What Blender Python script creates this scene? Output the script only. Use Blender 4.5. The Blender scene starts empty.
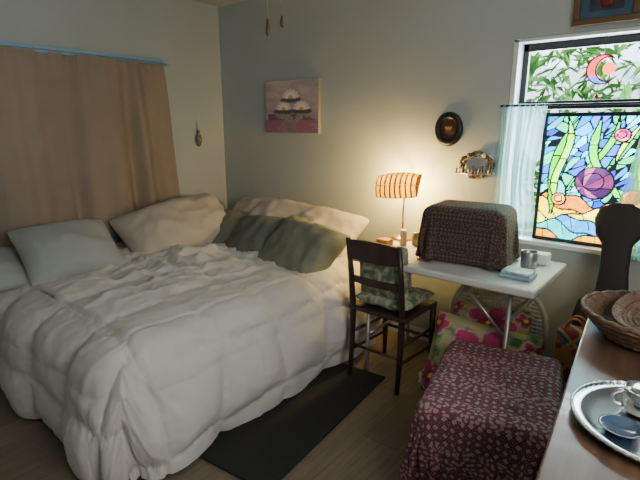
import bpy, bmesh, math, random
import numpy as np
from mathutils import Vector, Matrix, noise, Euler
random.seed(7); rng=np.random.RandomState(5)
S=bpy.context.scene
COL=S.collection
pi=math.pi

# ---------------------------------------------------------------- helpers
class NT:
    def __init__(s,name):
        s.m=bpy.data.materials.new(name); s.m.use_nodes=True
        s.t=s.m.node_tree; s.b=s.t.nodes['Principled BSDF']; s.o=s.t.nodes['Material Output']
    def n(s,typ,**k):
        nd=s.t.nodes.new(typ)
        for a,v in k.items():
            if a in nd.inputs.keys(): nd.inputs[a].default_value=v
            else: setattr(nd,a,v)
        return nd
    def l(s,a,b): s.t.links.new(a,b)
def c4(c): return (c[0],c[1],c[2],1)
def mat(name,col,rough=.6,metal=0,var=0,scale=8,bump=0,bscale=60,coat=0,sheen=0,stretch=None):
    N=NT(name); b=N.b
    b.inputs['Roughness'].default_value=rough; b.inputs['Metallic'].default_value=metal
    b.inputs['Base Color'].default_value=c4(col)
    b.inputs['Coat Weight'].default_value=coat; b.inputs['Sheen Weight'].default_value=sheen
    tc=N.n('ShaderNodeTexCoord'); src=tc.outputs['Object']
    if stretch:
        mp=N.n('ShaderNodeMapping'); mp.inputs['Scale'].default_value=stretch; N.l(src,mp.inputs[0]); src=mp.outputs[0]
    if var:
        t=N.n('ShaderNodeTexNoise'); t.inputs['Scale'].default_value=scale; t.inputs['Detail'].default_value=5
        N.l(src,t.inputs['Vector'])
        r=N.n('ShaderNodeValToRGB'); r.color_ramp.elements[0].position=.3; r.color_ramp.elements[1].position=.7
        r.color_ramp.elements[0].color=c4([max(0,x*(1-var)) for x in col]); r.color_ramp.elements[1].color=c4([min(1,x*(1+var)) for x in col])
        N.l(t.outputs['Fac'],r.inputs[0]); N.l(r.outputs[0],b.inputs['Base Color'])
    if bump:
        t2=N.n('ShaderNodeTexNoise'); t2.inputs['Scale'].default_value=bscale; t2.inputs['Detail'].default_value=4
        N.l(src,t2.inputs['Vector'])
        bp=N.n('ShaderNodeBump'); bp.inputs['Strength'].default_value=bump; bp.inputs['Distance'].default_value=.01
        N.l(t2.outputs['Fac'],bp.inputs['Height']); N.l(bp.outputs[0],b.inputs['Normal'])
    return N.m
def attr_mat(name,rough=.7,glass=False,bump=0):
    N=NT(name); a=N.n('ShaderNodeAttribute'); a.attribute_name='Col'
    if glass:
        tr=N.n('ShaderNodeBsdfTransparent'); tl=N.n('ShaderNodeBsdfTranslucent'); mx=N.n('ShaderNodeMixShader'); mx.inputs[0].default_value=.55
        N.l(a.outputs['Color'],tr.inputs[0]); N.l(a.outputs['Color'],tl.inputs[0])
        gl=N.n('ShaderNodeBsdfGlossy'); gl.inputs['Roughness'].default_value=.15; gl.inputs[0].default_value=(.6,.6,.6,1)
        m2=N.n('ShaderNodeMixShader'); m2.inputs[0].default_value=.04
        N.l(tr.outputs[0],mx.inputs[1]); N.l(tl.outputs[0],mx.inputs[2]); N.l(mx.outputs[0],m2.inputs[1]); N.l(gl.outputs[0],m2.inputs[2]); N.l(m2.outputs[0],N.o.inputs[0])
    else:
        N.l(a.outputs['Color'],N.b.inputs['Base Color']); N.b.inputs['Roughness'].default_value=rough
    return N.m
def sheer(name,col,op=.6):
    N=NT(name)
    tr=N.n('ShaderNodeBsdfTransparent'); tl=N.n('ShaderNodeBsdfTranslucent'); df=N.n('ShaderNodeBsdfDiffuse')
    tl.inputs[0].default_value=c4(col); df.inputs[0].default_value=c4(col)
    m1=N.n('ShaderNodeMixShader'); m1.inputs[0].default_value=.35; m2=N.n('ShaderNodeMixShader'); m2.inputs[0].default_value=op
    N.l(tl.outputs[0],m1.inputs[1]); N.l(df.outputs[0],m1.inputs[2]); N.l(tr.outputs[0],m2.inputs[1]); N.l(m1.outputs[0],m2.inputs[2]); N.l(m2.outputs[0],N.o.inputs[0])
    return N.m
def mk(name,verts,faces,m=None,smooth=False,loc=None,rot=None):
    me=bpy.data.meshes.new(name); me.from_pydata([tuple(v) for v in verts],[],[tuple(f) for f in faces]); me.update()
    ob=bpy.data.objects.new(name,me); COL.objects.link(ob)
    if m: me.materials.append(m)
    if smooth:
        for p in me.polygons: p.use_smooth=True
    if loc: ob.location=loc
    if rot: ob.rotation_euler=rot
    return ob
def box(name,lo,hi,m,bev=0,seg=2,rot=None,subd=0):
    c=[(a+b)/2 for a,b in zip(lo,hi)]; d=[(b-a)/2 for a,b in zip(lo,hi)]
    bm=bmesh.new(); bmesh.ops.create_cube(bm,size=2)
    for v in bm.verts: v.co=Vector((v.co.x*d[0],v.co.y*d[1],v.co.z*d[2]))
    if bev: bmesh.ops.bevel(bm,geom=bm.edges[:],offset=bev,segments=seg,profile=.5,affect='EDGES')
    me=bpy.data.meshes.new(name); bm.to_mesh(me); bm.free()
    ob=bpy.data.objects.new(name,me); COL.objects.link(ob); ob.location=c
    if rot: ob.rotation_euler=rot
    if m: me.materials.append(m)
    return ob
def lathe(name,prof,m,n=32,loc=(0,0,0),rot=None,sx=1,sy=1,smooth=True):
    vs=[];fs=[];k=len(prof)
    for i in range(n):
        a=2*pi*i/n
        for r,z in prof: vs.append((r*math.cos(a)*sx,r*math.sin(a)*sy,z))
    for i in range(n):
        for j in range(k-1):
            a=i*k+j;b=((i+1)%n)*k+j; fs.append((a,b,b+1,a+1))
    return mk(name,vs,fs,m,smooth,loc,rot)
def tube(name,pts,r,m,n=8,closed=False,cap=True):
    P=[Vector(p) for p in pts]; k=len(P); vs=[];fs=[]
    R=list(r) if isinstance(r,(list,tuple)) else [r]*k
    while len(R)<k: R.append(R[-1])
    up=None
    for i in range(k):
        if closed: d=(P[(i+1)%k]-P[i-1]).normalized()
        else: d=(P[min(i+1,k-1)]-P[max(i-1,0)]).normalized()
        if up is None:
            up=Vector((0,0,1)) if abs(d.z)<.9 else Vector((1,0,0))
        a=d.cross(up).normalized(); up=a.cross(d).normalized()
        for j in range(n):
            t=2*pi*j/n; vs.append(P[i]+(a*math.cos(t)+up*math.sin(t))*R[i])
    for i in range(k if closed else k-1):
        for j in range(n):
            a=i*n+j;b=i*n+(j+1)%n;i2=(i+1)%k; fs.append((a,b,i2*n+(j+1)%n,i2*n+j))
    if cap and not closed:
        fs.append(tuple(range(n-1,-1,-1))); fs.append(tuple((k-1)*n+j for j in range(n)))
    return mk(name,vs,fs,m,True)
def group(name,loc,parts,rot=None):
    e=bpy.data.objects.new(name,None); COL.objects.link(e); e.location=loc; e.empty_display_size=.1
    bpy.context.view_layer.update()
    for p in parts:
        p.parent=e; p.matrix_parent_inverse=Matrix.Translation(loc).inverted()
    if rot: e.rotation_euler=rot
    return e
def join(name,parts):
    bpy.ops.object.select_all(action='DESELECT')
    for p in parts: p.select_set(True)
    bpy.context.view_layer.objects.active=parts[0]
    bpy.ops.object.join(); o=bpy.context.view_layer.objects.active; o.name=name; return o
def setcol(ob,cols):
    me=ob.data; a=me.color_attributes.new('Col','FLOAT_COLOR','POINT')
    arr=np.ones((len(me.vertices),4),dtype=np.float32); arr[:,:3]=cols; a.data.foreach_set('color',arr.ravel())
def lin(h):
    h=h.lstrip('#'); r=[int(h[i:i+2],16)/255 for i in (0,2,4)]
    return np.array([x/12.92 if x<=.04045 else ((x+.055)/1.055)**2.4 for x in r])
def painted(name,w,h,nx,ny,fn,m,thick=0.0):
    X,Y=np.meshgrid(np.linspace(0,1,nx),np.linspace(0,1,ny)); X=X.ravel();Y=Y.ravel()
    vs=[(x*w,0,y*h) for x,y in zip(X,Y)]
    fs=[(j*nx+i,j*nx+i+1,(j+1)*nx+i+1,(j+1)*nx+i) for j in range(ny-1) for i in range(nx-1)]
    ob=mk(name,vs,fs,m); setcol(ob,fn(X,Y)); return ob
def fbm(v,s,seed=0): return noise.fractal(Vector(v)*s+Vector((seed,seed*2.3,0)),1.0,2.0,4)
def pillow(name,w,h,t,m,loc,rot,n=36,seed=0,wr=.012,fn=None,bend=0,sag=0,full=3.2):
    vs=[];fs=[];uv=[]
    for s in (1,-1):
        for j in range(n+1):
            for i in range(n+1):
                u=math.sin((-1+2*i/n)*pi/2); v=math.sin((-1+2*j/n)*pi/2)
                prof=max(0,(1-abs(u)**full))**.55*max(0,(1-abs(v)**full))**.55
                x=u*w/2*(1-.07*(1-v*v)*abs(u)**3-.05*abs(v)**6*abs(u)); y=v*h/2*(1-.07*(1-u*u)*abs(v)**3-.05*abs(u)**6*abs(v))
                rdg=(1-abs(noise.noise(Vector((x*9+seed,y*5+x*3,seed+s)))*2))**3
                nz=fbm((x,y,s*.3),5,seed)*wr*(.3+prof)+ rdg*wr*.7*prof + fbm((x,y,s),2.2,seed+5)*wr*1.2*prof
                z=s*(prof*t/2)+nz*(1 if prof>0.02 else 0.0)
                z+=bend*(u*u)+sag*(v*v)
                vs.append((x,y,z)); uv.append(((u+1)/2,(v+1)/2))
    o=(n+1)**2
    for s in (0,1):
        for j in range(n):
            for i in range(n):
                a=s*o+j*(n+1)+i; f=(a,a+1,a+n+2,a+n+1); fs.append(f if s==0 else f[::-1])
    ob=mk(name,vs,fs,m,True)
    if fn is not None:
        setcol(ob,fn(np.array([q[0] for q in uv]),np.array([q[1] for q in uv])))
    bm=bmesh.new(); bm.from_mesh(ob.data)
    bmesh.ops.remove_doubles(bm,verts=bm.verts,dist=.0006); bm.to_mesh(ob.data); bm.free()
    for p in ob.data.polygons: p.use_smooth=True
    ob.location=loc; ob.rotation_euler=rot
    return ob
def drape(name,cx,cy,w,h,ang,z,nx,ny,colliders,frames,m,bend=1.0,mass=.3,ext=0,extf=5,dist=.008,seed=0,selfc=False,tens=25,thick=.006):
    ca,sa=math.cos(ang),math.sin(ang); vs=[];ab=[]
    for j in range(ny):
        for i in range(nx):
            a=(i/(nx-1)-.5)*w; b=(j/(ny-1)-.5)*h
            zz=z+ext*noise.noise(Vector((a*extf+seed,b*extf,seed)))
            vs.append((cx+a*ca-b*sa,cy+a*sa+b*ca,zz)); ab.append((a,b))
    fs=[(j*nx+i,j*nx+i+1,(j+1)*nx+i+1,(j+1)*nx+i) for j in range(ny-1) for i in range(nx-1)]
    ob=mk(name+'_sim',vs,fs)
    for c in colliders:
        md=c.modifiers.new('col','COLLISION'); c.collision.thickness_outer=.006; c.collision.cloth_friction=12; 
    cl=ob.modifiers.new('cloth','CLOTH'); s=cl.settings
    s.quality=6; s.mass=mass; s.tension_stiffness=tens; s.compression_stiffness=tens; s.shear_stiffness=tens*.4; s.bending_stiffness=bend; s.air_damping=2; s.tension_damping=8; s.compression_damping=8
    cl.collision_settings.distance_min=dist; cl.collision_settings.collision_quality=3
    cl.collision_settings.use_self_collision=selfc
    cl.point_cache.frame_start=1; cl.point_cache.frame_end=frames
    for f in range(1,frames+1): S.frame_set(f)
    dg=bpy.context.evaluated_depsgraph_get()
    me=bpy.data.meshes.new_from_object(ob.evaluated_get(dg)); me.name=name
    bpy.data.objects.remove(ob); S.frame_set(1)
    for c in colliders: c.modifiers.clear()
    me.update()
    me.uv_layers.new(name='UVMap'); ul=me.uv_layers[0].data
    for lp in me.loops: ul[lp.index].uv=ab[lp.vertex_index]
    for p in me.polygons: p.use_smooth=True
    o=bpy.data.objects.new(name,me); COL.objects.link(o); me.materials.append(m)
    if thick:
        sd=o.modifiers.new('s','SOLIDIFY'); sd.thickness=thick; sd.offset=1
    sb=o.modifiers.new('ss','SUBSURF'); sb.levels=1; sb.render_levels=1
    return o

# ---------------------------------------------------------------- materials
M={}
M['wall']=mat('wall_paint',(.43,.475,.475),.75,var=.03,scale=3,bump=.08,bscale=180)
M['ceil']=mat('ceiling_paint',(.62,.62,.58),.8,bump=.1,bscale=120)
N=NT('floor_plank'); tc=N.n('ShaderNodeTexCoord'); mp=N.n('ShaderNodeMapping'); mp.inputs['Rotation'].default_value=(0,0,pi/2)
N.l(tc.outputs['Object'],mp.inputs[0]); bk=N.n('ShaderNodeTexBrick'); N.l(mp.outputs[0],bk.inputs[0])
bk.inputs['Scale'].default_value=1; bk.inputs['Brick Width'].default_value=.9; bk.inputs['Row Height'].default_value=.18; bk.inputs['Mortar Size'].default_value=.0015
bk.inputs['Color1'].default_value=(.30,.235,.175,1); bk.inputs['Color2'].default_value=(.23,.175,.13,1); bk.inputs['Mortar'].default_value=(.14,.105,.08,1)
nz=N.n('ShaderNodeTexNoise'); nz.inputs['Scale'].default_value=6; nz.inputs['Detail'].default_value=6; mp2=N.n('ShaderNodeMapping'); mp2.inputs['Scale'].default_value=(9,.8,1); N.l(tc.outputs['Object'],mp2.inputs[0]); N.l(mp2.outputs[0],nz.inputs['Vector'])
mx=N.n('ShaderNodeMixRGB'); mx.blend_type='MULTIPLY'; mx.inputs[0].default_value=.55; N.l(bk.outputs[0],mx.inputs[1]); N.l(nz.outputs['Fac'],mx.inputs[2]); N.l(mx.outputs[0],N.b.inputs['Base Color']); N.b.inputs['Roughness'].default_value=.42
M['floor']=N.m
M['white']=mat('white_paint',(.75,.77,.78),.5)
M['curtain']=mat('taupe_curtain_fabric',(.31,.245,.195),.85,var=.05,scale=5,bump=.15,bscale=250,sheen=.05)
M['glow_rail']=mat('window_glow_rail',(.30,.47,.62),.4)  # pale blue puts window light into the rail and frame colour
M['duvet']=mat('duvet_cotton',(.60,.585,.57),.85,var=.03,scale=4,bump=.10,bscale=30,sheen=.1)
M['pblue']=mat('pillow_bluegrey',(.36,.38,.375),.85,var=.04,bump=.1,bscale=30)
M['pcream']=mat('pillow_cream',(.52,.475,.42),.85,var=.04,bump=.1,bscale=30)
M['psage']=mat('pillow_sage',(.20,.21,.16),.85,var=.12,bump=.15,bscale=40)
M['pgreen']=mat('pillow_green',(.16,.175,.14),.85,var=.08,bump=.15,bscale=40)
M['mattress']=mat('mattress_ticking',(.5,.5,.5),.8)
M['darkwood']=mat('dark_wood',(.035,.02,.015),.35,var=.3,scale=12,stretch=(1,1,.2))
M['black']=mat('black_plastic',(.01,.01,.01),.4)
M['mat']=mat('black_foam_mat',(.012,.013,.014),.8,bump=.2,bscale=200)
M['tabletop']=mat('table_plastic',(.58,.58,.57),.45,bump=.05,bscale=300)
M['metal']=mat('grey_steel',(.42,.42,.42),.35,metal=.8)
M['brass']=mat('brass',(.55,.36,.12),.3,metal=1)
M['wicker']=mat('wicker_white',(.6,.54,.45),.7,var=.15,scale=30)
M['basket']=mat('basket_brown',(.13,.07,.04),.6,var=.4,scale=60,bump=.6,bscale=90)
M['basket2']=mat('basket_tan',(.20,.12,.075),.6,var=.4,scale=50,bump=.6,bscale=90)
M['silver']=mat('silver',(.70,.71,.73),.2,metal=1)
M['glass']=mat('blue_glass',(.05,.09,.16),.08,coat=1)
M['dresser']=mat('dresser_wood',(.09,.05,.03),.3,var=.25,scale=5,stretch=(6,1,6),coat=.3)
M['top']=mat('dresser_top',(.10,.06,.038),.33,var=.3,scale=4,stretch=(8,1,1),coat=.2)
M['case']=mat('case_fabric',(.03,.022,.02),.7,bump=.2,bscale=150)
M['leaf']=mat('leaf_green',(.07,.24,.03),.6,var=.5,scale=3)

# ---------------------------------------------------------------- room
XR,YF,H=4.35,-4.1,2.45
def boxes(name,specs,m):
    ps=[box(name,lo,hi,m) for lo,hi in specs]; return join(name,ps) if len(ps)>1 else ps[0]
WX0,WX1,WZ0,WZ1=2.52,3.42,.80,1.93
boxes('floor',[((-.15,YF-.15,-.1),(XR+.15,.15,0))],M['floor'])
boxes('ceiling',[((-.15,YF-.15,H),(XR+.15,.15,H+.1))],M['ceil'])
boxes('wall_left',[((-.15,YF-.15,0),(0,.15,H))],M['wall'])
boxes('wall_right',[((XR,YF-.15,0),(XR+.15,.15,H))],M['wall'])
boxes('wall_front',[((0,YF-.15,0),(XR,YF,H))],M['wall'])
boxes('wall_back',[((0,0,0),(WX0,.15,H)),((WX1,0,0),(XR,.15,H)),((WX0,0,0),(WX1,.15,WZ0)),((WX0,0,WZ1),(WX1,.15,H))],M['wall'])
boxes('baseboard_back',[((0,-.012,0),(XR,-.0005,.08))],M['white'])
fr=[]
for lo,hi in [((WX0+.001,.0,WZ0),(WX0+.03,.14,WZ1)),((WX1-.03,0,WZ0),(WX1-.001,.14,WZ1)),((WX0,-.0,WZ1-.02),(WX1,.14,WZ1-.001)),((WX0,-.03,WZ0-.001),(WX1,.14,WZ0+.025))]:
    fr.append(box('casing',lo,hi,M['white'],.004))
for lo,hi in [((WX0+.03,.09,WZ1-.06),(WX1-.03,.12,WZ1-.02)),((WX0+.03,.09,WZ0+.025),(WX0+.06,.12,WZ1-.02)),((WX1-.06,.09,WZ0+.025),(WX1-.03,.12,WZ1-.02)),((WX0+.03,.08,1.555),(WX1-.03,.125,1.60)),((WX0+.03,.09,WZ0+.02),(WX1-.03,.12,WZ0+.05))]:
    fr.append(box('sash',lo,hi,M['black'],.003))
group('window_1',((WX0+WX1)/2,.05,WZ0),fr)

# stained glass
def stained(U,V):
    n=len(U); r=np.random.RandomState(11)
    P=r.rand(150,2)
    du=(U[:,None]-P[None,:,0]); dv=(V[:,None]-P[None,:,1])
    a=.6; dd=np.sqrt((du*math.cos(a)+dv*math.sin(a))**2*.5+(-du*math.sin(a)+dv*math.cos(a))**2*1.8)
    idx=np.argsort(dd,axis=1)[:,:2]; d1=dd[np.arange(n),idx[:,0]]; d2=dd[np.arange(n),idx[:,1]]
    pal=np.array([lin(h) for h in ['1060e8','0048c8','00a0e0','20d0e8','10a870','0070b0','30b8c0','2050c0','1830a0','2090b0','20b060']])
    c=pal[r.randint(0,len(pal),150)][idx[:,0]]
    lead=(d2-d1)<.009
    for k,(b0,h) in enumerate([(.34,'e07000'),(.28,'ffc000'),(.22,'f0e040'),(.15,'0080d0'),(.10,'00b0a8'),(.05,'e08800')]):
        lim=b0+.05*np.sin(U*9+k*1.7)+.02*np.sin(U*23+k)
        e=V<lim; c[e]=lin(h); lead=np.where(e,False,lead); lead|=np.abs(V-lim)<.007
        lead|= e&(np.abs(((U*(4+k)+V*2+k*.37)%1)-.5)<.03)&(V>lim-.08)
    for x0,a1,b1,f1,w,h,y0,y1 in [(.08,.25,.06,6,.035,'30b000',.2,1),(.2,-.1,.07,7,.032,'90e000',.3,1),(.30,.3,.09,6,.03,'50c800',.4,1),(.38,.5,.05,5,.03,'109840',.55,1),(.62,-.35,.07,8,.036,'40c800',.3,1),(.82,.1,.06,7,.036,'109828',.2,1),(.92,-.3,.06,6,.036,'b8f000',.25,.98),(.5,.35,.04,9,.022,'e8f040',.62,1)]:
        cx=x0+a1*(V-.3)+b1*np.sin(V*f1+x0*9); ww=w*np.clip((y1-V)*6,0,1)*np.clip((V-y0)*8,.3,1)
        e=(np.abs(U-cx)<ww)&(V>y0); c[e]=lin(h); lead=np.where(e,False,lead); lead|=(np.abs(np.abs(U-cx)-ww)<.007)&(V>y0)
        lead|=e&(np.abs(((V*5+x0)%1)-.5)<.03)
    for sx,sy,R,hs,wd in [(.42,.50,.15,['5c2444','402040','8a4460','301838'],12),(.74,.38,.09,['e05020','f0b040','a02820'],9),(.60,.86,.06,['d03070','f090b0','c02060'],9),(.16,.34,.06,['f0a030','e06030'],8)]:
        rr=np.hypot((U-sx),(V-sy)*1.25)*(1+.22*np.sin(np.arctan2(V-sy,U-sx)-.8)); th=np.arctan2(V-sy+.4*R,U-sx+.4*R); e=rr<R
        k=np.floor(th/(2*pi)*wd+20).astype(int)%len(hs); cc=np.array([lin(h) for h in hs])[k]
        c[e]=cc[e]; lead=np.where(e,False,lead); lead|=np.abs(rr-R)<.007
        ph=(th/(2*pi)*wd)%1; lead|=e&(ph<.07); lead|=np.abs(rr-R*.55)<.005
    c=c*(.8+.5*r.rand(150)[idx[:,0]])[:,None]
    c[lead]=(.004,.004,.005)
    return np.clip(c,0,1)
GL=attr_mat('stained_glass',glass=True)
sg=painted('glass',.60,.675,210,235,stained,GL); sg.location=(2.73,.03,.845)
fp=[box('frame_part',lo,hi,M['black'],.003) for lo,hi in [((2.715,.02,.83),(2.735,.042,1.535)),((3.325,.02,.83),(3.345,.042,1.535)),((2.715,.02,1.515),(3.345,.042,1.535)),((2.715,.02,.828),(3.345,.042,.848))]]
group('stained_glass_panel',(3.03,.03,.83),[sg]+fp)

def curtain(name,axis,a0,a1,z0,z1,off,amp,freq,m,flare=0,seed=0,na=160,nz=30,hem=0):
    vs=[];fs=[]
    for j in range(nz+1):
        t=j/nz
        for i in range(na+1):
            s=i/na; a=a0+(a1-a0)*s
            am=amp*(.55+.6*t)
            d=am*math.sin(2*pi*freq*s+1.6*math.sin(s*9+seed)+seed+t*.35)+am*.3*math.sin(2*pi*freq*2.3*s+seed*3)*(1-.6*t)+.01*noise.noise(Vector((s*8,t*2,seed)))
            d+=.004*math.sin(s*160)*max(0,1-t*14)
            aa=a+flare*t*(s)+ .012*math.sin(t*3+s*14+seed)*t
            z=z1+(z0-z1)*t + hem*math.sin(s*13)*t
            vs.append((aa,off+d,z) if axis=='x' else (off+d,aa,z))
    for j in range(nz):
        for i in range(na):
            a=j*(na+1)+i; fs.append((a,a+1,a+na+2,a+na+1))
    return mk(name,vs,fs,m,True)
teal=sheer('teal_sheer',(.34,.58,.56),.68)
c1=curtain('sheer_panel','x',2.50,2.74,.84,1.585,-.035,.014,7,teal,seed=1)
for v in c1.data.vertices:
    t=(1.585-v.co.z)/.745; s=(v.co.x-2.5)/.24; v.co.x-=.06*t*max(0,s)*math.sin(pi*min(1,t*1.3))
c2=curtain('sheer_panel','x',3.20,3.44,.80,1.585,-.035,.014,9,teal,flare=0,seed=2)
for v in c2.data.vertices: v.co.x-= .10*max(0,(1.585-v.co.z)/.78)*max(0,1-(v.co.x-3.2)/.24)
rod=tube('rod',[(2.49,-.035,1.575),(3.46,-.035,1.575)],.006,M['black'])
group('cafe_curtain',(2.9,-.035,1.57),[c1,c2,rod])

redg=attr_mat('suncatcher_glass',glass=True)
q_=1.3
pts=[(q_*.055*math.cos(R_),q_*.055*math.sin(R_)) for R_ in [math.radians(60+240*i/24) for i in range(25)]]
inn=[(q_*(.018+.04*math.cos(R_)),q_*.045*math.sin(R_)) for R_ in [math.radians(300-240*i/24) for i in range(25)]]
vs=[(x,0,z) for x,z in pts]+[(x,0,z) for x,z in inn[::-1]]
fs=[(i,i+1,25+i+1,25+i) for i in range(24)]
SX,SZ=2.965,1.745
cr=mk('crescent',vs,fs,redg); cols=np.array([lin('e02030') if v[2]>-.03 else lin('3060c0') for v in vs]); setcol(cr,cols); cr.location=(SX,.03,SZ)
o1=tube('outline',[(x+SX,.03,z+SZ) for x,z in pts]+[(x+SX,.03,z+SZ) for x,z in inn],.004,mat('copper_edge',(.3,.03,.03),.4),6,closed=True)
o2=tube('string',[(SX,.03,SZ+.07),(SX,.03,1.91)],.0015,M['black'],5)
o4=tube('string',[(SX-.01,.03,SZ-.06),(SX-.01,.03,SZ-.12)],.0015,M['black'],5)
o3=mk('disc',[(.03*math.cos(a),0,.03*math.sin(a)) for a in np.linspace(0,2*pi,25)[:-1]],[tuple(range(24))],redg,False,(SX+.03,.03,SZ+.002)); setcol(o3,np.tile(lin('f06030'),(24,1)))
o5=lathe('bead',[(0,-.014),(.01,-.006),(.012,0),(.01,.006),(0,.014)],mat('red_bead',(.5,.03,.03),.2),12,(SX-.01,.03,SZ-.13))
group('suncatcher',(SX,.03,1.91),[cr,o1,o2,o3,o4,o5])

# outdoors
vs=[];fs=[]
for k in range(12000):
    x=random.uniform(1.6,5.6); y=random.uniform(1.2,3.4); z=random.uniform(.0,3.8)
    if noise.noise(Vector((x*1.4,y*.8,z*1.4)))<-.08+.3*max(0,min(1,(2.45-x)/.5)): continue
    c=Vector((x,y,z)); L=random.uniform(.12,.30); q=Euler((random.uniform(-1,1),random.uniform(-1,1),random.uniform(0,6.28))).to_matrix()
    for p in [(-L*.5,0,0),(0,-L*.14,.02),(L*.6,0,0),(0,L*.14,.02)]: vs.append(c+q@Vector(p))
    b=len(vs)-4; fs.append((b,b+1,b+2,b+3))
mk('garden_foliage',vs,fs,M['leaf'])
M['neigh']=mat('neighbour_wall',(.6,.66,.72),.8)
box('neighbour_house',(1,5,-.2),(8,5.3,2.3),M['neigh'],.01)
box('ground_outside',(-6,.3,-.4),(12,12,-.3),mat('grass',(.12,.2,.06),.9,var=.3))

w2=[box('frame_part',lo,hi,M['glow_rail'],.004) for lo,hi in [((.0,-2.65,1.94),(.05,-.60,1.965)),((.0,-.615,.75),(.035,-.595,1.94)),((.0,-2.65,.75),(.035,-2.63,1.94))]]
w2.append(box('pane',(.001,-2.63,.75),(.01,-.615,1.94),mat('window_blind',(.3,.33,.35),.6)))
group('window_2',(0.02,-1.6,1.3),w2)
ca=curtain('panel','y',-.63,-1.42,.70,1.925,.09,.040,2.6,M['curtain'],flare=0,seed=3)
for v in ca.data.vertices:
    t=(1.925-v.co.z)/1.2
    s=(v.co.y+1.42)/.79
    v.co.y+=.10*t*max(0,s)**1.5
cb=curtain('panel','y',-1.39,-2.75,.70,1.925,.11,.040,4.4,M['curtain'],seed=8)
ra=tube('rod',[(.085,-.58,1.925),(.085,-2.8,1.925)],.009,M['glow_rail'])
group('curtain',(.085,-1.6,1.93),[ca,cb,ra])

# ---------------------------------------------------------------- bed
R=math.radians
BX0,BX1,BY0,BY1=.03,1.70,-1.93,-.03
ms=box('mattress',(BX0,BY0,.24),(BX1,BY1,.50),M['mattress'],.05,4)
bs=box('box_spring',(BX0+.01,BY0+.01,.10),(BX1-.01,BY1,.24),M['black'],.02)
legs=[box('leg',(x-.03,y-.03,0),(x+.03,y+.03,.11),M['darkwood']) for x in (BX0+.1,BX1-.1) for y in (BY0+.1,BY1-.1)]
bed=group('bed',(.9,-1,0),[ms,bs]+legs)
def make_duvet():
    Xr,Yn,r,top=1.64,-1.91,.18,.575
    arc=r*pi/2; L=arc+top-r-.025
    na,nb=250,235; A0=.04; vs=[];ab=[]
    for j in range(nb+1):
        for i in range(na+1):
            a=A0+(Xr+L-A0)*i/na; b=-.30+(Yn-L+.30)*j/nb
            ex=max(0,a-Xr); ey=max(0,Yn-b)
            d=max(ex,ey); hy=math.hypot(ex,ey)
            if hy>1e-6: nx,ny=ex/hy,-ey/hy
            else: nx=ny=0
            both=0
            if ex>0 and ey>0:
                phi=math.atan2(ey,ex); both=math.sin(2*phi)
            bx,by=min(a,Xr),max(b,Yn)
            if d<arc: th=d/r; o=r*math.sin(th); z=top-r*(1-math.cos(th))
            else:
                q=(d-arc)/(L-arc); o=r+.035*math.sin(pi*q)+.04*q*(.5+.5*noise.noise(Vector((a*2.2,b*2.2,1)))); z=top-r-(d-arc)
            if both: o*=(1-.04*both*1); o+=.022*math.sin(math.atan2(ey,ex)*6+1)*both*min(1,(d/L)**1.2)
            if d>arc*.5:
                s=(a if ey>ex else b); q=min(1,(d-arc*.5)/(L-arc*.5)); o+=.020*q*math.sin(s*9+2*noise.noise(Vector((s*2,0,3))))*(1-both)
            z+=.02*math.exp(-((a-.9)**2)/.5)*(1 if hy<1e-6 else 0)
            vs.append(Vector((bx+nx*o,by+ny*o,max(z,.02)))); ab.append((a,b,d))
    W=na+1
    fs=[(j*W+i,(j+1)*W+i,(j+1)*W+i+1,j*W+i+1) for j in range(nb) for i in range(na)]
    ob=mk('duvet',vs,fs,M['duvet'],True); me=ob.data; me.update()
    nor=[v.normal.copy() for v in me.vertices]
    for k,v in enumerate(me.vertices):
        a,b,d=ab[k]
        wob=.07*noise.noise(Vector((a*2.5,b*2.5,5))); wob2=.07*noise.noise(Vector((a*2.5,b*2.5,9)))
        qx,qy=.40,.38
        da=abs(((a+wob+.17)/qx)%1-.5); da=(.5-da)*qx; db=abs(((b+wob2+.05)/qy)%1-.5); db=(.5-db)*qy
        side=min(1,d/.2)
        amp=.024+.018*side
        p=amp*(1-math.exp(-(da/.06)**1.2))*(1-math.exp(-(db/.06)**1.2))
        puck=.007*math.exp(-min(da,db)/.035)*noise.noise(Vector((a*36,b*36,1)))
        mask=math.exp(-((a-.85)**2)/.26-((b+1.10)**2)/.24)
        mask=.18+1.0*mask
        if d>0: mask=.16
        wx=.25*noise.noise(Vector((a*1.5,b*1.5,3)))
        n1=noise.noise(Vector((a*2.4+b*1.4+wx*3,(b-a*.6)*5.0+wx*5,1.5)))
        n2=noise.noise(Vector((a*7.5-b*2,(b+a*.4)*3.4,4.5)))
        n3=noise.noise(Vector((a*7+b*6,(b-a)*13,7.5)))
        n4=noise.noise(Vector((a*16+b*5,(b+a*.7)*9,2.5)))
        rg=math.exp(-(n1*7)**2)*.030+math.exp(-(n2*6)**2)*.018+math.exp(-(n3*6)**2)*.010+math.exp(-(n4*6)**2)*.006
        p+=rg*mask+.016*fbm((a,b,0),2.0,3)+puck
        v.co+=nor[k]*(p if nor[k].z>-0.5 else 0)
        if v.co.z<.012: v.co.z=.012
    if sum(n.z for n in nor)<0: me.flip_normals()
    return ob
duv=make_duvet()

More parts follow.
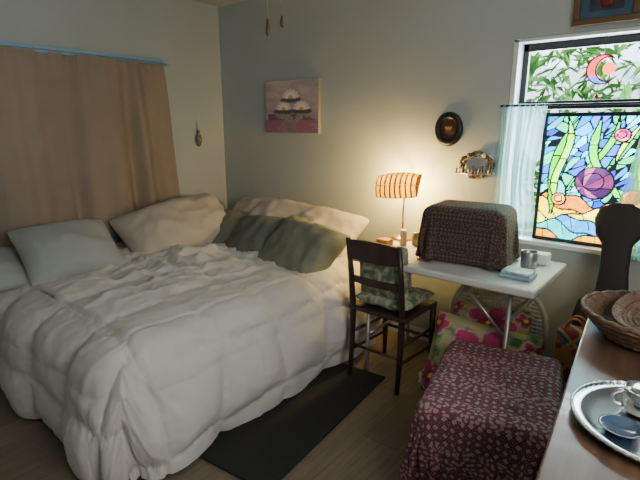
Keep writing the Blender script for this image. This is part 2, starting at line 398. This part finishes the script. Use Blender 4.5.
# pillows
pillow('pillow',.58,.46,.23,M['pblue'],(.48,-1.64,.72),(R(36),R(0),R(86)),seed=1,wr=.016,full=2.4)
pillow('pillow',.5,.42,.15,M['pblue'],(.36,-2.10,.66),(R(20),R(0),R(88)),seed=7,wr=.012,full=2.4)
pillow('pillow',.90,.54,.30,M['pcream'],(.41,-.80,.71),(R(34),R(-8),R(82)),seed=2,wr=.022,full=2.5,n=48)
pillow('bolster_pillow',1.36,.42,.34,M['pcream'],(1.00,-.23,.705),(R(40),R(1),R(-1)),seed=13,n=60,wr=.026,full=3.0)
pillow('throw_pillow',.54,.46,.23,M['pgreen'],(.62,-.52,.645),(R(42),R(3),R(20)),seed=4,wr=.016,full=2.4)
pillow('throw_pillow',.52,.46,.23,M['pgreen'],(.98,-.55,.645),(R(44),R(-4),R(4)),seed=5,wr=.016,full=2.4)
pillow('throw_pillow',.62,.52,.26,M['psage'],(1.42,-.58,.64),(R(42),R(5),R(-8)),seed=6,wr=.024,full=2.5)

mm=box('exercise_mat',(-.28,-.55,0),(.28,.55,.012),M['mat'],.004); mm.location=(1.93,-1.20,.007); mm.rotation_euler=(0,0,R(6))

# ---------------------------------------------------------------- table
T0,T1,TY0,TY1=1.90,2.94,-.68,-.08
tp=[box('top',(T0,TY0,.70),(T1,TY1,.74),M['tabletop'],.012,3)]
for x in (T0+.12,T1-.12):
    tp.append(tube('leg_frame',[(x,TY0+.06,.70),(x,TY0+.05,.03),(x,TY0+.05,.012)],.013,M['metal']))
    tp.append(tube('leg_frame',[(x,TY1-.06,.70),(x,TY1-.05,.03),(x,TY1-.05,.012)],.013,M['metal']))
    tp.append(tube('cross_bar',[(x,TY0+.055,.25),(x,TY1-.055,.25)],.01,M['metal']))
    tp.append(tube('cross_bar',[(x,TY0+.055,.55),(x,TY1-.055,.55)],.01,M['metal']))
    tp.append(tube('brace',[(x,TY0+.06,.45),(x-.26 if x>2.4 else x+.26,TY0+.08,.70)],.008,M['metal']))
group('folding_table',(2.4,-.38,0),tp)

def cloth_mat(name,base,cols,sc1,sc2,rough=.9,band=6,dist=0):
    N=NT(name); uv=N.n('ShaderNodeUVMap'); uv.uv_map='UVMap'; src=uv.outputs[0]
    if dist:
        dn=N.n('ShaderNodeTexNoise'); dn.inputs['Scale'].default_value=14; N.l(src,dn.inputs['Vector'])
        va=N.n('ShaderNodeVectorMath'); va.operation='MULTIPLY_ADD'; va.inputs[1].default_value=(dist,dist,0); N.l(dn.outputs['Color'],va.inputs[0]); N.l(src,va.inputs[2]); src=va.outputs[0]
    def vor(sx,sy,metric='MANHATTAN',rnd=0.0):
        mp=N.n('ShaderNodeMapping'); mp.inputs['Scale'].default_value=(sx,sy,1); N.l(src,mp.inputs[0])
        v=N.n('ShaderNodeTexVoronoi'); v.voronoi_dimensions='2D'; v.distance=metric; v.inputs['Scale'].default_value=1; v.inputs['Randomness'].default_value=rnd; N.l(mp.outputs[0],v.inputs['Vector']); return v
    v1=vor(sc1,sc1); r1=N.n('ShaderNodeValToRGB'); r1.color_ramp.interpolation='CONSTANT'
    els=r1.color_ramp.elements; k=len(cols)
    els[0].position=0; els[0].color=c4(cols[0]); els[1].position=1/k*.8; els[1].color=c4(cols[1])
    for i in range(2,k):
        e=els.new(i/k*.8); e.color=c4(cols[i])
    N.l(v1.outputs['Distance'],r1.inputs[0])
    v2=vor(sc2,sc2*1.3,'EUCLIDEAN',.8); r2=N.n('ShaderNodeValToRGB'); r2.color_ramp.interpolation='CONSTANT'
    r2.color_ramp.elements[0].color=c4(cols[-1]); r2.color_ramp.elements[1].position=.35; r2.color_ramp.elements[1].color=c4(base)
    N.l(v2.outputs['Distance'],r2.inputs[0])
    sp=N.n('ShaderNodeSeparateXYZ'); N.l(src,sp.inputs[0])
    m1=N.n('ShaderNodeMath'); m1.operation='MULTIPLY'; m1.inputs[1].default_value=band; N.l(sp.outputs['Y'],m1.inputs[0])
    m2=N.n('ShaderNodeMath'); m2.operation='FRACT'; N.l(m1.outputs[0],m2.inputs[0])
    m3=N.n('ShaderNodeMath'); m3.operation='GREATER_THAN'; m3.inputs[1].default_value=.55; N.l(m2.outputs[0],m3.inputs[0])
    mx=N.n('ShaderNodeMixRGB'); N.l(m3.outputs[0],mx.inputs[0]); N.l(r1.outputs[0],mx.inputs[1]); N.l(r2.outputs[0],mx.inputs[2])
    nz=N.n('ShaderNodeTexNoise'); nz.inputs['Scale'].default_value=90; N.l(uv.outputs[0],nz.inputs['Vector'])
    mm=N.n('ShaderNodeMixRGB'); mm.blend_type='MULTIPLY'; mm.inputs[0].default_value=.5; N.l(mx.outputs[0],mm.inputs[1]); N.l(nz.outputs['Color'],mm.inputs[2])
    N.l(mm.outputs[0],N.b.inputs['Base Color']); N.b.inputs['Roughness'].default_value=rough
    bp=N.n('ShaderNodeBump'); bp.inputs['Strength'].default_value=.3; bp.inputs['Distance'].default_value=.003; N.l(nz.outputs['Fac'],bp.inputs['Height']); N.l(bp.outputs[0],N.b.inputs['Normal'])
    return N.m
plaid=cloth_mat('woven_plaid',(.06,.032,.035),[(.035,.02,.03),(.10,.05,.045),(.055,.032,.055),(.16,.11,.07)],48,70,band=14)
cbx=box('sewing_machine_box',(-.21,-.16,0),(.21,.16,.29),M['dresser'],.05,4); cbx.location=(2.475,-.33,.742+.145); cbx.rotation_euler=(0,0,R(6))
ctab=box('coltab',(T0-.3,TY0,.60),(T1,TY1+.1,.745),None,.01)
cov=drape('woven_cover',2.475,-.33,.98,.86,R(6),1.06,72,64,[cbx,ctab],50,plaid,bend=.6,mass=.25,dist=.006,seed=4,tens=20,thick=.004)
bpy.data.objects.remove(ctab)

red=cloth_mat('ikat_throw',(.22,.06,.09),[(.42,.17,.21),(.12,.022,.05),(.32,.10,.15),(.06,.015,.035),(.46,.32,.32)],32,48,band=5,dist=.035)
col2=box('colfloor',(-3,-5,-.3),(5,2,.008),None)
ot=box('storage_ottoman',(-.235,-.32,0),(.235,.32,.42),M['dresser'],.02,3); ot.location=(2.905,-1.00,.211); ot.rotation_euler=(0,0,R(13))
thr=drape('patterned_throw',2.90,-1.02,1.38,1.50,R(13),.50,92,100,[ot,col2],60,red,bend=.4,mass=.3,dist=.008,seed=6,ext=.05,extf=9,tens=18,thick=.005)
bpy.data.objects.remove(col2)

# ---------------------------------------------------------------- ladder chair
def chair():
    w=M['darkwood']; P=[]
    x0,x1=1.965,2.29; yb,yf=-.73,-.37
    for x in (x0,x1):
        P.append(tube('back_post',[(x,yb+.0,0.0),(x,yb+.02,.22),(x,yb+.025,.43),(x,yb+.0,.65),(x,yb-.035,.86)],[.014,.017,.019,.017,.014],w,10))
        P.append(tube('front_leg',[(x+.02,yf,0),(x+.02,yf,.2),(x+.02,yf,.43)],[.013,.017,.019],w,10))
        P.append(tube('side_stretcher',[(x,yb+.02,.17),(x+.02,yf,.17)],.009,w))
        P.append(tube('side_stretcher',[(x,yb+.02,.28),(x+.02,yf,.28)],.009,w))
    for z,dy,h in [(.80,-.025,.10),(.62,.012,.035)]:
        vs=[];fs=[];n=16
        for i in range(n+1):
            s=i/n; x=x0+(x1-x0)*s; cy=yb+dy-.03*math.sin(pi*s); arch=.018*math.sin(pi*s) if z>.75 else .004*math.sin(pi*s)
            for yy,zz in [(-.008,-h/2),(-.008,h/2+arch),(.008,h/2+arch),(.008,-h/2)]: vs.append((x,cy+yy,z+zz))
        for i in range(n):
            for k in range(4):
                a=i*4+k;b=i*4+(k+1)%4; fs.append((a,b,b+4,a+4))
        fs+= [(3,2,1,0),(n*4,n*4+1,n*4+2,n*4+3)]
        P.append(mk('back_slat',vs,fs,w))
    P.append(tube('front_stretcher',[(x0,yf,.22),(x1,yf,.22)],.010,w)); P.append(tube('back_stretcher',[(x0,yb+.02,.2),(x1,yb+.02,.2)],.009,w))
    P.append(box('seat',(x0-.02,yb,.425),(x1+.04,yf+.02,.455),w,.012,3))
    return group('ladder_back_chair',(2.14,-.55,0),P)
chair()
def leafy(U,V):
    c=np.tile(lin('828e78'),(len(U),1))
    nn=np.array([noise.noise(Vector((u*9,v*9,2))) for u,v in zip(U,V)]); c[nn>.15]=lin('a8aa92'); c[nn<-.2]=lin('5c6a58'); c[nn>.4]=lin('947470'); return c
LM=attr_mat('leaf_print_fabric',.85)
pillow('chair_cushion',.36,.36,.08,LM,(2.145,-.535,.50),(0,0,0),seed=11,n=40,fn=leafy)
pillow('chair_cushion',.32,.34,.12,LM,(2.13,-.65,.67),(R(96),0,0),seed=12,n=40,fn=leafy)

# ---------------------------------------------------------------- lamp
lp=[]
LX,LY=1.93,-.155
lp.append(lathe('base',[(0,0),(.075,0),(.078,.006),(.07,.016),(.03,.024),(.012,.035),(0,.035)],M['brass'],32,(LX+.03,LY,.742)))
lp.append(tube('stem',[(LX+.03,LY,.77),(LX+.03,LY,.95),(LX+.035,LY,1.02),(LX+.035,LY+.085,1.06),(LX+.03,LY+.085,1.15),(LX,LY,1.165)],.006,M['brass'],10))
N=NT('amber_shade'); tc=N.n('ShaderNodeTexCoord'); wv=N.n('ShaderNodeTexWave'); wv.bands_direction='X'; wv.inputs['Scale'].default_value=9; wv.inputs['Distortion'].default_value=1.0
N.l(tc.outputs['Object'],wv.inputs[0]); rp=N.n('ShaderNodeValToRGB'); rp.color_ramp.elements[0].position=.12; rp.color_ramp.elements[0].color=(.012,.004,.0003,1); rp.color_ramp.elements[1].position=.42; rp.color_ramp.elements[1].color=(.095,.060,.0055,1)
N.l(wv.outputs['Fac'],rp.inputs[0]); tl=N.n('ShaderNodeBsdfTranslucent'); df=N.n('ShaderNodeBsdfDiffuse'); ms_=N.n('ShaderNodeMixShader'); ms_.inputs[0].default_value=.25
N.l(rp.outputs[0],tl.inputs[0]); N.l(rp.outputs[0],df.inputs[0]); N.l(tl.outputs[0],ms_.inputs[1]); N.l(df.outputs[0],ms_.inputs[2]); N.l(ms_.outputs[0],N.o.inputs[0])
vs=[];fs=[];nu,nv=28,16
A1,A2=R(70),R(205)
for i in range(nu+1):
    s=-1+2*i/nu; bul=1-.16*s*s
    for j in range(nv+1):
        a=A1+(A2-A1)*j/nv
        vs.append((s*.14,.09*math.cos(a)*bul,.112*math.sin(a)*bul))
for i in range(nu):
    for j in range(nv):
        a=i*(nv+1)+j; fs.append((a,a+1,a+nv+2,a+nv+1))
for i in (0,nu):
    b=i*(nv+1); fs.append(tuple(b+j for j in range(nv+1)))
shm=N.m
sh=mk('shade',vs,fs,shm,True,(LX,LY,1.065),(0,R(-4),R(8))); lp.append(sh)
rimm=mat('bamboo_rim',(.12,.05,.015),.5)
for an in (70,115,160,205):
    yy,zz=.0915*math.cos(R(an)),.1135*math.sin(R(an))
    o=tube('rib',[(s*.142,yy*(1-.16*s*s),zz*(1-.16*s*s)) for s in np.linspace(-1,1,15)],.002,rimm,6); o.location=(LX,LY,1.065); o.rotation_euler=(0,R(-4),R(8)); lp.append(o)
bulbm=mat('bulb_glass',(1,.9,.7),.3); b=bulbm.node_tree.nodes['Principled BSDF']; b.inputs['Emission Color'].default_value=(1,.7,.25,1); b.inputs['Emission Strength'].default_value=20
lp.append(lathe('bulb',[(0,-.03),(.018,-.02),(.025,0),(.018,.022),(.01,.04),(0,.04)],bulbm,16,(LX,LY,1.05)))
lm=group('desk_lamp',(LX,LY,.742),lp)
for dx in (-.07,.07):
    ld=bpy.data.lights.new('lamp_bulb','POINT'); ld.energy=20; ld.color=(1,.63,.18); ld.shadow_soft_size=.02
    lo=bpy.data.objects.new('lamp_light',ld); COL.objects.link(lo); lo.location=(LX+dx,LY+.01,1.095)
    lo.parent=lm; lo.matrix_parent_inverse=Matrix.Translation((LX,LY,.742)).inverted()

bxw=mat('orange_wood',(.35,.13,.04),.4,var=.2)
box('trinket_box',(1.925,-.42,.7415),(2.005,-.34,.785),bxw,.006)
lathe('pillar_candle',[(0,0),(.022,0),(.023,.004),(.022,.09),(.015,.094),(0,.09)],mat('wax',(.7,.6,.4),.5),20,(2.04,-.28,.7415))
lathe('glass_jar',[(0,0),(.028,0),(.03,.01),(.03,.06),(.022,.07),(.022,.08),(0,.08)],mat('jar_glass',(.4,.3,.15),.1,coat=1),20,(2.11,-.24,.7415))
st=[box('box',(2.735,-.56,.7415),(2.885,-.44,.762),mat('pale_blue_card',(.22,.40,.48),.5),.006),box('lid',(2.742,-.553,.7625),(2.878,-.447,.776),mat('pale_card',(.38,.46,.50),.5,var=.4,scale=25),.004)]
group('card_box',(2.81,-.5,.742),st)
lathe('ceramic_mug',[(0,0),(.036,0),(.04,.006),(.042,.085),(.04,.088),(.037,.084),(.035,.01),(0,.008)],M['metal'],28,(2.80,-.30,.7415))
box('tissue_pack',(2.75,-.22,.7415),(2.87,-.14,.80),M['white'],.008)

# power strip on floor by the chair
ps=[box('body',(2.30,-.50,.002),(2.34,-.28,.035),M['white'],.006)]
for k in range(4): ps.append(box('socket',(2.309,-.485+.05*k,.0352),(2.331,-.46+.05*k,.0362),M['black'],.0004))
ps.append(tube('cable',[(2.32,-.50,.018),(2.33,-.54,.008),(2.37,-.56,.007),(2.40,-.52,.007),(2.38,-.46,.007),(2.42,-.38,.007),(2.44,-.2,.007),(2.45,-.03,.007)],.005,M['white'],6))
group('power_strip',(2.32,-.4,0),ps)

# ---------------------------------------------------------------- wicker chair + cushions
wp=[];cx,cy=2.64,-.36
for ri,(w2_,h2) in enumerate([(.27,.62),(.255,.595)]):
    pts=[(cx+w2_*math.cos(a),cy+.12+.03*math.sin(a),.28+(h2-.28)*max(0,math.sin(a))**.6) for a in np.linspace(pi,0,29)]
    wp.append(tube('back_hoop',pts,.014 if ri==0 else .007,M['wicker'],8))
for k in range(23):
    x=-.24+.48*k/22; top=.28+(.595-.28)*max(0,(1-(x/.262)**2))**.3; wp.append(tube('strand',[(cx+x,cy+.12,.28),(cx+x*.98,cy+.145,top)],.006,M['wicker'],5))
for k in range(13):
    z=.30+.023*k; ww=.255*max(.05,1-((z-.28)/.33)**3)**.5; wp.append(tube('strand',[(cx-ww,cy+.12,z),(cx,cy+.14,z),(cx+ww,cy+.12,z)],.007,M['wicker'],5))
wp.append(lathe('seat',[(0,0),(.22,0),(.24,.01),(.24,.04),(.22,.05),(0,.05)],M['wicker'],32,(cx,cy,.25)))
for a in (45,135,225,315):
    q=R(a); wp.append(tube('leg',[(cx+.17*math.cos(q),cy+.17*math.sin(q),.26),(cx+.2*math.cos(q),cy+.2*math.sin(q),0)],.014,M['wicker'],8))
group('wicker_chair',(cx,cy,0),wp)
def floral(U,V):
    c=np.tile(lin('a8a683'),(len(U),1)); r=np.random.RandomState(3)
    nn=np.array([noise.noise(Vector((u*7,v*7,0))) for u,v in zip(U,V)])
    c[nn>.12]=lin('74905a'); c[nn>.32]=lin('45633a'); c[nn<-.3]=lin('b8a468')
    for k,(fx,fy,R0) in enumerate([(.55,.62,.34),(.12,.22,.2),(.85,.2,.22),(.05,.85,.14),(.95,.8,.14)]):
        rr=np.hypot(U-fx,V-fy); th=np.arctan2(V-fy,U-fx); lim=R0*(.4+.6*np.abs(np.cos(2.5*th+k))**.7)
        e=rr<lim; t=np.clip(rr/R0,0,1)[:,None]
        cc=lin('6a0c2c')*(1-t)+lin('c04a78')*t; c[e]=cc[e]
        c[(np.abs(rr-lim)<.008)]=lin('d09aa8'); c[rr<.03]=lin('e0c050')
    return c
FM=attr_mat('hibiscus_fabric',.85)
pillow('floral_cushion',.56,.46,.18,FM,(2.68,-.58,.25),(R(66),R(4),R(6)),n=64,seed=21,fn=floral,wr=.022)
pillow('floral_cushion',.44,.34,.12,FM,(2.66,-.44,.37),(R(50),R(-4),R(2)),n=64,seed=22,fn=floral)

# ---------------------------------------------------------------- guitar case, tote
prof=[(0,.20),(.12,.19),(.28,.17),(.40,.145),(.52,.16),(.60,.145),(.68,.07),(.80,.062),(.90,.065),(.96,.10),(1.03,.11),(1.08,.095),(1.11,.05)]
vs=[];fs=[]
pr=[];
for i in range(len(prof)-1):
    for s in range(4):
        t=s/4; t2=t*t*(3-2*t); pr.append((prof[i][0]+(prof[i+1][0]-prof[i][0])*t,prof[i][1]+(prof[i+1][1]-prof[i][1])*t2))
pr.append(prof[-1])
for z,w in pr:
    th=.055 if z<.66 else .04
    for a in range(16):
        t=2*pi*a/16; ct,st_=math.cos(t),math.sin(t); vs.append((w*math.copysign(abs(ct)**.5,ct),th*math.copysign(abs(st_)**.5,st_),z))
for i in range(len(pr)-1):
    for a in range(16):
        p=i*16+a;q=i*16+(a+1)%16; fs.append((p,q,q+16,p+16))
fs.append(tuple(range(15,-1,-1))); fs.append(tuple((len(pr)-1)*16+a for a in range(16)))
gc=mk('guitar_case',vs,fs,M['case'],True,(3.21,-.36,.01),(R(-13),R(-2),R(4)))
tote=cloth_mat('tote_fabric',(.4,.22,.05),[(.4,.2,.04),(.08,.12,.24),(.45,.33,.1),(.28,.05,.04)],9,14,band=5)
bt=box('bag',(3.02,-.56,.0),(3.17,-.45,.55),tote,.03,3)
if not bt.data.uv_layers: bt.data.uv_layers.new(name='UVMap')
for lp_ in bt.data.loops:
    v=bt.data.vertices[lp_.vertex_index].co; bt.data.uv_layers[0].data[lp_.index].uv=(v.x+v.y,v.z)
hd=[tube('handle',[(3.095+.04*math.cos(a),y,.54+.06*math.sin(a)) for a in np.linspace(0,pi,14)],.006,bxw,6) for y in (-.53,-.48)]
group('patterned_tote_bag',(3.1,-.5,0),[bt]+hd)

# ---------------------------------------------------------------- dresser + things
dz=.75
d=[box('top',(3.25,-2.2,dz-.03),(3.95,-.80,dz),M['top'],.006),box('body',(3.28,-2.17,.06),(3.93,-.83,dz-.03),M['dresser'],.004)]
for k in range(3):
    for j in range(2):
        z0=.10+k*.205; y0=-2.15+j*.665
        d.append(box('drawer',(3.268,y0,z0),(3.285,y0+.64,z0+.19),M['dresser'],.005)); d.append(lathe('knob',[(0,0),(.012,.002),(.016,.012),(.01,.02),(0,.022)],M['brass'],14,(3.27,y0+.32,z0+.095),(0,R(-90),0)))
for x in (3.31,3.89):
    for y in (-2.14,-.86): d.append(box('foot',(x-.025,y-.025,0),(x+.025,y+.025,.065),M['dresser']))
group('dresser',(3.6,-1.5,0),d,(0,0,R(5.5)))
bx_,by_=3.40,-.97
bb=lathe('bowl',[(0,0),(.10,0),(.15,.02),(.19,.055),(.21,.09),(.22,.093),(.217,.10),(.20,.095),(.18,.06),(.14,.03),(.09,.012),(0,.012)],M['basket'],48,(bx_,by_,dz+.002))
coils=[tube('coil',[(bx_+(.145+.065*k/6+.006)*math.cos(a),by_+(.145+.065*k/6+.006)*math.sin(a),dz+.02+.0115*k*1.0+.002*math.sin(a*30+k*pi)) for a in np.linspace(0,2*pi,121)[:-1]],.0065,M['basket'] if k%2 else M['basket2'],6,closed=True) for k in range(7)]
rim=tube('rim',[(bx_+.216*math.cos(a),by_+.216*math.sin(a),dz+.098+.003*math.sin(a*24)) for a in np.linspace(0,2*pi,97)[:-1]],.009,M['basket'],8,closed=True)
group('basket_bowl',(bx_,by_,dz),[bb,rim]+coils)
b2p=[lathe('bowl',[(0,0),(.08,0),(.13,.02),(.155,.05),(.16,.052),(.155,.058),(.12,.03),(.08,.01),(0,.01)],M['basket2'],40,(0,0,0))]
for k in range(9):
    rr=.02+.0155*k; zz=.012 if rr<.08 else .012+(rr-.08)*.5
    b2p.append(tube('coil',[(rr*math.cos(a),rr*math.sin(a),zz) for a in np.linspace(0,2*pi,49)[:-1]],.005,M['basket'] if k%2 else M['basket2'],6,closed=True))
g2=group('woven_basket',(0,0,0),b2p); g2.location=(3.44,-.96,dz+.075); g2.rotation_euler=(R(14),R(-14),0)
TX,TY,TR=3.47,-1.55,1.08
tr=lathe('plate',[(r*TR,z) for r,z in [(0,0),(.13,0),(.15,.008),(.172,.018),(.176,.02),(.174,.023),(.15,.014),(.13,.005),(0,.005)]],M['silver'],56,(TX,TY,dz+.001))
rimt=tube('beaded_rim',[(TX+.175*TR*math.cos(a),TY+.175*TR*math.sin(a),dz+.022+.0015*math.sin(a*60)) for a in np.linspace(0,2*pi,181)[:-1]],.004,M['silver'],6,closed=True)
group('silver_tray',(TX,TY,dz),[tr,rimt])
def mug(name,x,y,z,r,h,m,tilt=(0,0,0),hand=True):
    p=[lathe('body',[(0,0),(r*.85,0),(r*.95,.004),(r,h*.5),(r,h),(r*.94,h+.001),(r*.92,h*.5),(r*.8,.006),(0,.006)],m,30,(x,y,z))]
    if hand: p.append(tube('handle',[(x-r*.95-.028*math.sin(a),y,z+h*.5+h*.33*math.cos(a)) for a in np.linspace(0,pi,12)],.005,m,8))
    return group(name,(x,y,z),p,tilt)
mug('steel_mug',3.43,-1.50,dz+.012,.045,.06,M['silver'],(0,0,R(20)))
mug('espresso_cup',3.50,-1.62,dz+.012,.034,.045,M['white'],(0,0,R(200)))
lathe('glass_bowl',[(0,0),(.03,0),(.05,.02),(.06,.045),(.057,.046),(.047,.022),(.028,.006),(0,.006)],M['glass'],30,(3.52,-1.40,dz+.012))
lathe('sauce_dish',[(0,0),(.03,0),(.045,.012),(.048,.014),(.043,.014),(.028,.005),(0,.004)],M['glass'],26,(3.40,-1.62,dz+.007))
mug('steel_bowl',3.55,-1.24,dz+.002,.06,.05,M['silver'],(0,0,0),False)

# ---------------------------------------------------------------- wall things
def lotus(U,V):
    t=V[:,None]; c=lin('96858f')*(1-t)+lin('bfb2b4')*t
    nn=np.array([noise.fractal(Vector((u*3,v*5,0)),1,2,4) for u,v in zip(U,V)])[:,None]; c=c*(1+.35*nn)
    c[(V>.22)&(V<.36)&(U>.05)&(U<.95)&(nn[:,0]>-.1)]=lin('6e6070')
    e=(V<.24)&(nn[:,0]>-.1); c[e]=lin('9a6c88')
    for fx,fy,sc in [(.36,.46,.9),(.70,.46,.95),(.50,.68,1.0)]:
        e=((U-fx)/.20)**2+((V-fy+.05)/.05)**2<1; c[e]=lin('565a54')
        for lay,(s2,hh) in enumerate([(1,'eadcdc'),(.7,'faf2ee')]):
            for k in range(7):
                a=R(8+164*k/6); px=fx+.085*sc*s2*math.cos(a); py=fy+.075*sc*s2*math.sin(a)
                du=(U-px)*math.cos(a)+(V-py)*math.sin(a); dv=-(U-px)*math.sin(a)+(V-py)*math.cos(a)
                q=(du/(.085*sc*s2))**2+(dv/(.040*sc*s2))**2; e=q<1
                c[e]=(lin(hh)*(1-q[:,None]*.35)+lin('a0607c')*q[:,None]*.35)[e]
        e=((U-fx)/.04)**2+((V-fy)/.03)**2<1; c[e]=lin('d0a880')
    return np.clip(c,0,1)
PM=attr_mat('canvas_paint',.6)
cv=box('canvas',(.58,-.03,1.41),(1.14,-.001,1.81),mat('canvas_edge',(.3,.27,.28),.8),.003)
pt=painted('paint',.554,.394,120,90,lotus,PM); pt.location=(.583,-.0315,1.413)
group('lotus_painting',(.86,0,1.41),[cv,pt])
fr=[]
gold=mat('dull_gold',(.16,.09,.04),.5,metal=.3); bl=mat('blue_mat_board',(.05,.10,.16),.7,var=.2); rd=mat('dark_red',(.18,.02,.02),.7)
for lo,hi in [((2.81,-.03,1.955),(3.10,-.001,1.985)),((2.81,-.03,2.24),(3.10,-.001,2.27)),((2.81,-.03,1.985),(2.84,-.001,2.24)),((3.07,-.03,1.985),(3.10,-.001,2.24))]: fr.append(box('frame_part',lo,hi,gold,.005))
fr.append(box('board',(2.84,-.012,1.985),(3.07,-.002,2.24),bl)); fr.append(box('inner',(2.88,-.016,2.02),(3.03,-.0125,2.20),mat('dark_art',(.04,.04,.06),.6,var=.5,scale=20)))
fr.append(lathe('figure',[(0,0),(.02,0),(.03,.03),(.022,.06),(.012,.075),(.016,.09),(.01,.105),(0,.108)],rd,16,(2.955,-.017,2.03),None,1,.15))
group('framed_picture',(2.95,0,1.955),fr)
def portrait(U,V):
    c=np.tile(lin('2a1c14'),(len(U),1)); e=((U-.5)/.2)**2+((V-.6)/.16)**2<1; c[e]=lin('8a6c4c'); e=((U-.5)/.3)**2+((V-.22)/.26)**2<1; c[e]=lin('4a3226')
    e=((U-.5)/.22)**2+((V-.72)/.12)**2<1; c[e]=lin('20140e'); return c
op=[lathe('frame',[(.052,0),(.056,.018),(.07,.026),(.085,.02),(.092,.006),(.092,0)],M['black'],44,(2.17,-.001,1.445),(R(90),0,0),1.0,1.14)]
n=40;V0=[];F0=[];K=10
for k in range(K+1):
    for i in range(n): V0.append((2.17+.056*k/K*math.cos(2*pi*i/n),-.010,1.445+.064*k/K*math.sin(2*pi*i/n)))
for k in range(K):
    for i in range(n): F0.append((k*n+i,k*n+(i+1)%n,(k+1)*n+(i+1)%n,(k+1)*n+i))
po=mk('portrait',V0,F0,PM); A=np.array(V0); setcol(po,portrait((A[:,0]-2.17)/.112+.5,(A[:,2]-1.445)/.128+.5)); op.append(po)
group('oval_portrait',(2.17,0,1.445),op)
tw=[];twm=mat('driftwood',(.15,.11,.09),.8,var=.4,scale=40)
for k in range(6):
    ph=random.uniform(0,6); pts=[(2.37+(.085+.010*math.sin(3*a+ph)+.004*k-.012)*math.cos(a)*1.1,-.018-.008*math.sin(5*a+ph),1.235+(.07+.010*math.cos(4*a+ph)+.003*k-.01)*math.sin(a)) for a in np.linspace(0,2*pi,40)[:-1]]
    tw.append(tube('twig',pts,.004,twm,6,closed=True))
tw.append(tube('bar',[(2.24,-.032,1.185),(2.36,-.036,1.18),(2.49,-.032,1.19)],.006,M['metal'],8))
for k in range(12):
    x=2.25+.02*k; h_=.03+.02*((k*7)%3)/2; tw.append(tube('twig',[(x,-.037,1.183),(x+.006,-.04,1.183+h_)],.005,[twm,M['metal'],twm][k%3],6))
for k in range(6):
    a=k*1.05; tw.append(lathe('shell',[(0,0),(.012,.002),(.014,.008),(.006,.014),(0,.015)],M['white'] if k%3==1 else twm,12,(2.37+.09*math.cos(a),-.025,1.235+.07*math.sin(a)),(R(90),0,0)))
group('driftwood_wreath',(2.37,0,1.235),tw)
ho=[tube('cord',[(.012,-.295,1.50),(.012,-.295,1.41)],.0015,M['black'],5),
    lathe('body',[(0,-.06),(.012,-.05),(.024,-.02),(.026,.01),(.018,.035),(.01,.045),(.014,.06),(.012,.075),(0,.082)],mat('carved_clay',(.22,.18,.15),.7,var=.6,scale=50),20,(.028,-.295,1.35))]
group('wall_ornament',(.015,-.295,1.5),ho)

# ceiling fan with pull chains
fx,fy=1.7,-1.04
F=[lathe('motor',[(0,H-.001),(.07,H-.001),(.07,H-.03),(.02,H-.04),(.02,H-.08),(.11,H-.09),(.13,H-.13),(.11,H-.17),(.05,H-.19),(.05,H-.22),(0,H-.225)],M['brass'],32,(fx,fy,0))]
for k in range(5):
    a=2*pi*k/5+.5; o=box('blade',(-.22,-.06,-.004),(.22,.06,.004),M['darkwood'],.003)
    o.location=(fx+.34*math.cos(a),fy+.34*math.sin(a),H-.13); o.rotation_euler=(R(10),0,a); F.append(o)
for y,z0,z1 in [(-1.09,1.89,1.97),(-.99,1.945,2.0)]:
    F.append(tube('pull_chain',[(1.70,y,z1),(1.70,y,H-.2)],.0016,M['brass'],5))
    F.append(lathe('pull_bob',[(0,0),(.007,.004),(.011,.02),(.009,(z1-z0)*.6),(.005,z1-z0),(0,z1-z0)],mat('bob_wood',(.12,.05,.02),.4),14,(1.70,y,z0)))
group('ceiling_fan',(fx,fy,H),F)

# lights
def area(name,loc,rot,sx,sy,e,col):
    l=bpy.data.lights.new(name,'AREA'); l.shape='RECTANGLE'; l.size=sx; l.size_y=sy; l.energy=e; l.color=col
    o=bpy.data.objects.new(name,l); COL.objects.link(o); o.location=loc; o.rotation_euler=rot; return o
area('daylight_window',(2.97,.40,1.4),(R(-90),0,0),.9,1.1,90,(.80,.91,1))
area('side_fill_light',(4.2,-2.2,1.6),(0,R(75),0),.9,1.2,30,(1,.95,.87))  # added fill from the right, wall_right has no window
sl=bpy.data.lights.new('sun','SUN'); sl.energy=8; sl.angle=.01; so=bpy.data.objects.new('sun',sl); COL.objects.link(so); so.rotation_euler=(R(48),0,R(-25))
W=bpy.data.worlds.new('world'); S.world=W; W.use_nodes=True; bg=W.node_tree.nodes['Background']; bg.inputs[0].default_value=(.75,.87,1,1); bg.inputs[1].default_value=5.5

cam=bpy.data.cameras.new('camera'); cam.lens=26.72; cam.sensor_width=36; co=bpy.data.objects.new('camera',cam); COL.objects.link(co)
co.location=(3.48,-2.85,1.47); co.rotation_euler=(R(90-13.6),0,R(39.5)); cam.clip_start=.02; S.camera=co
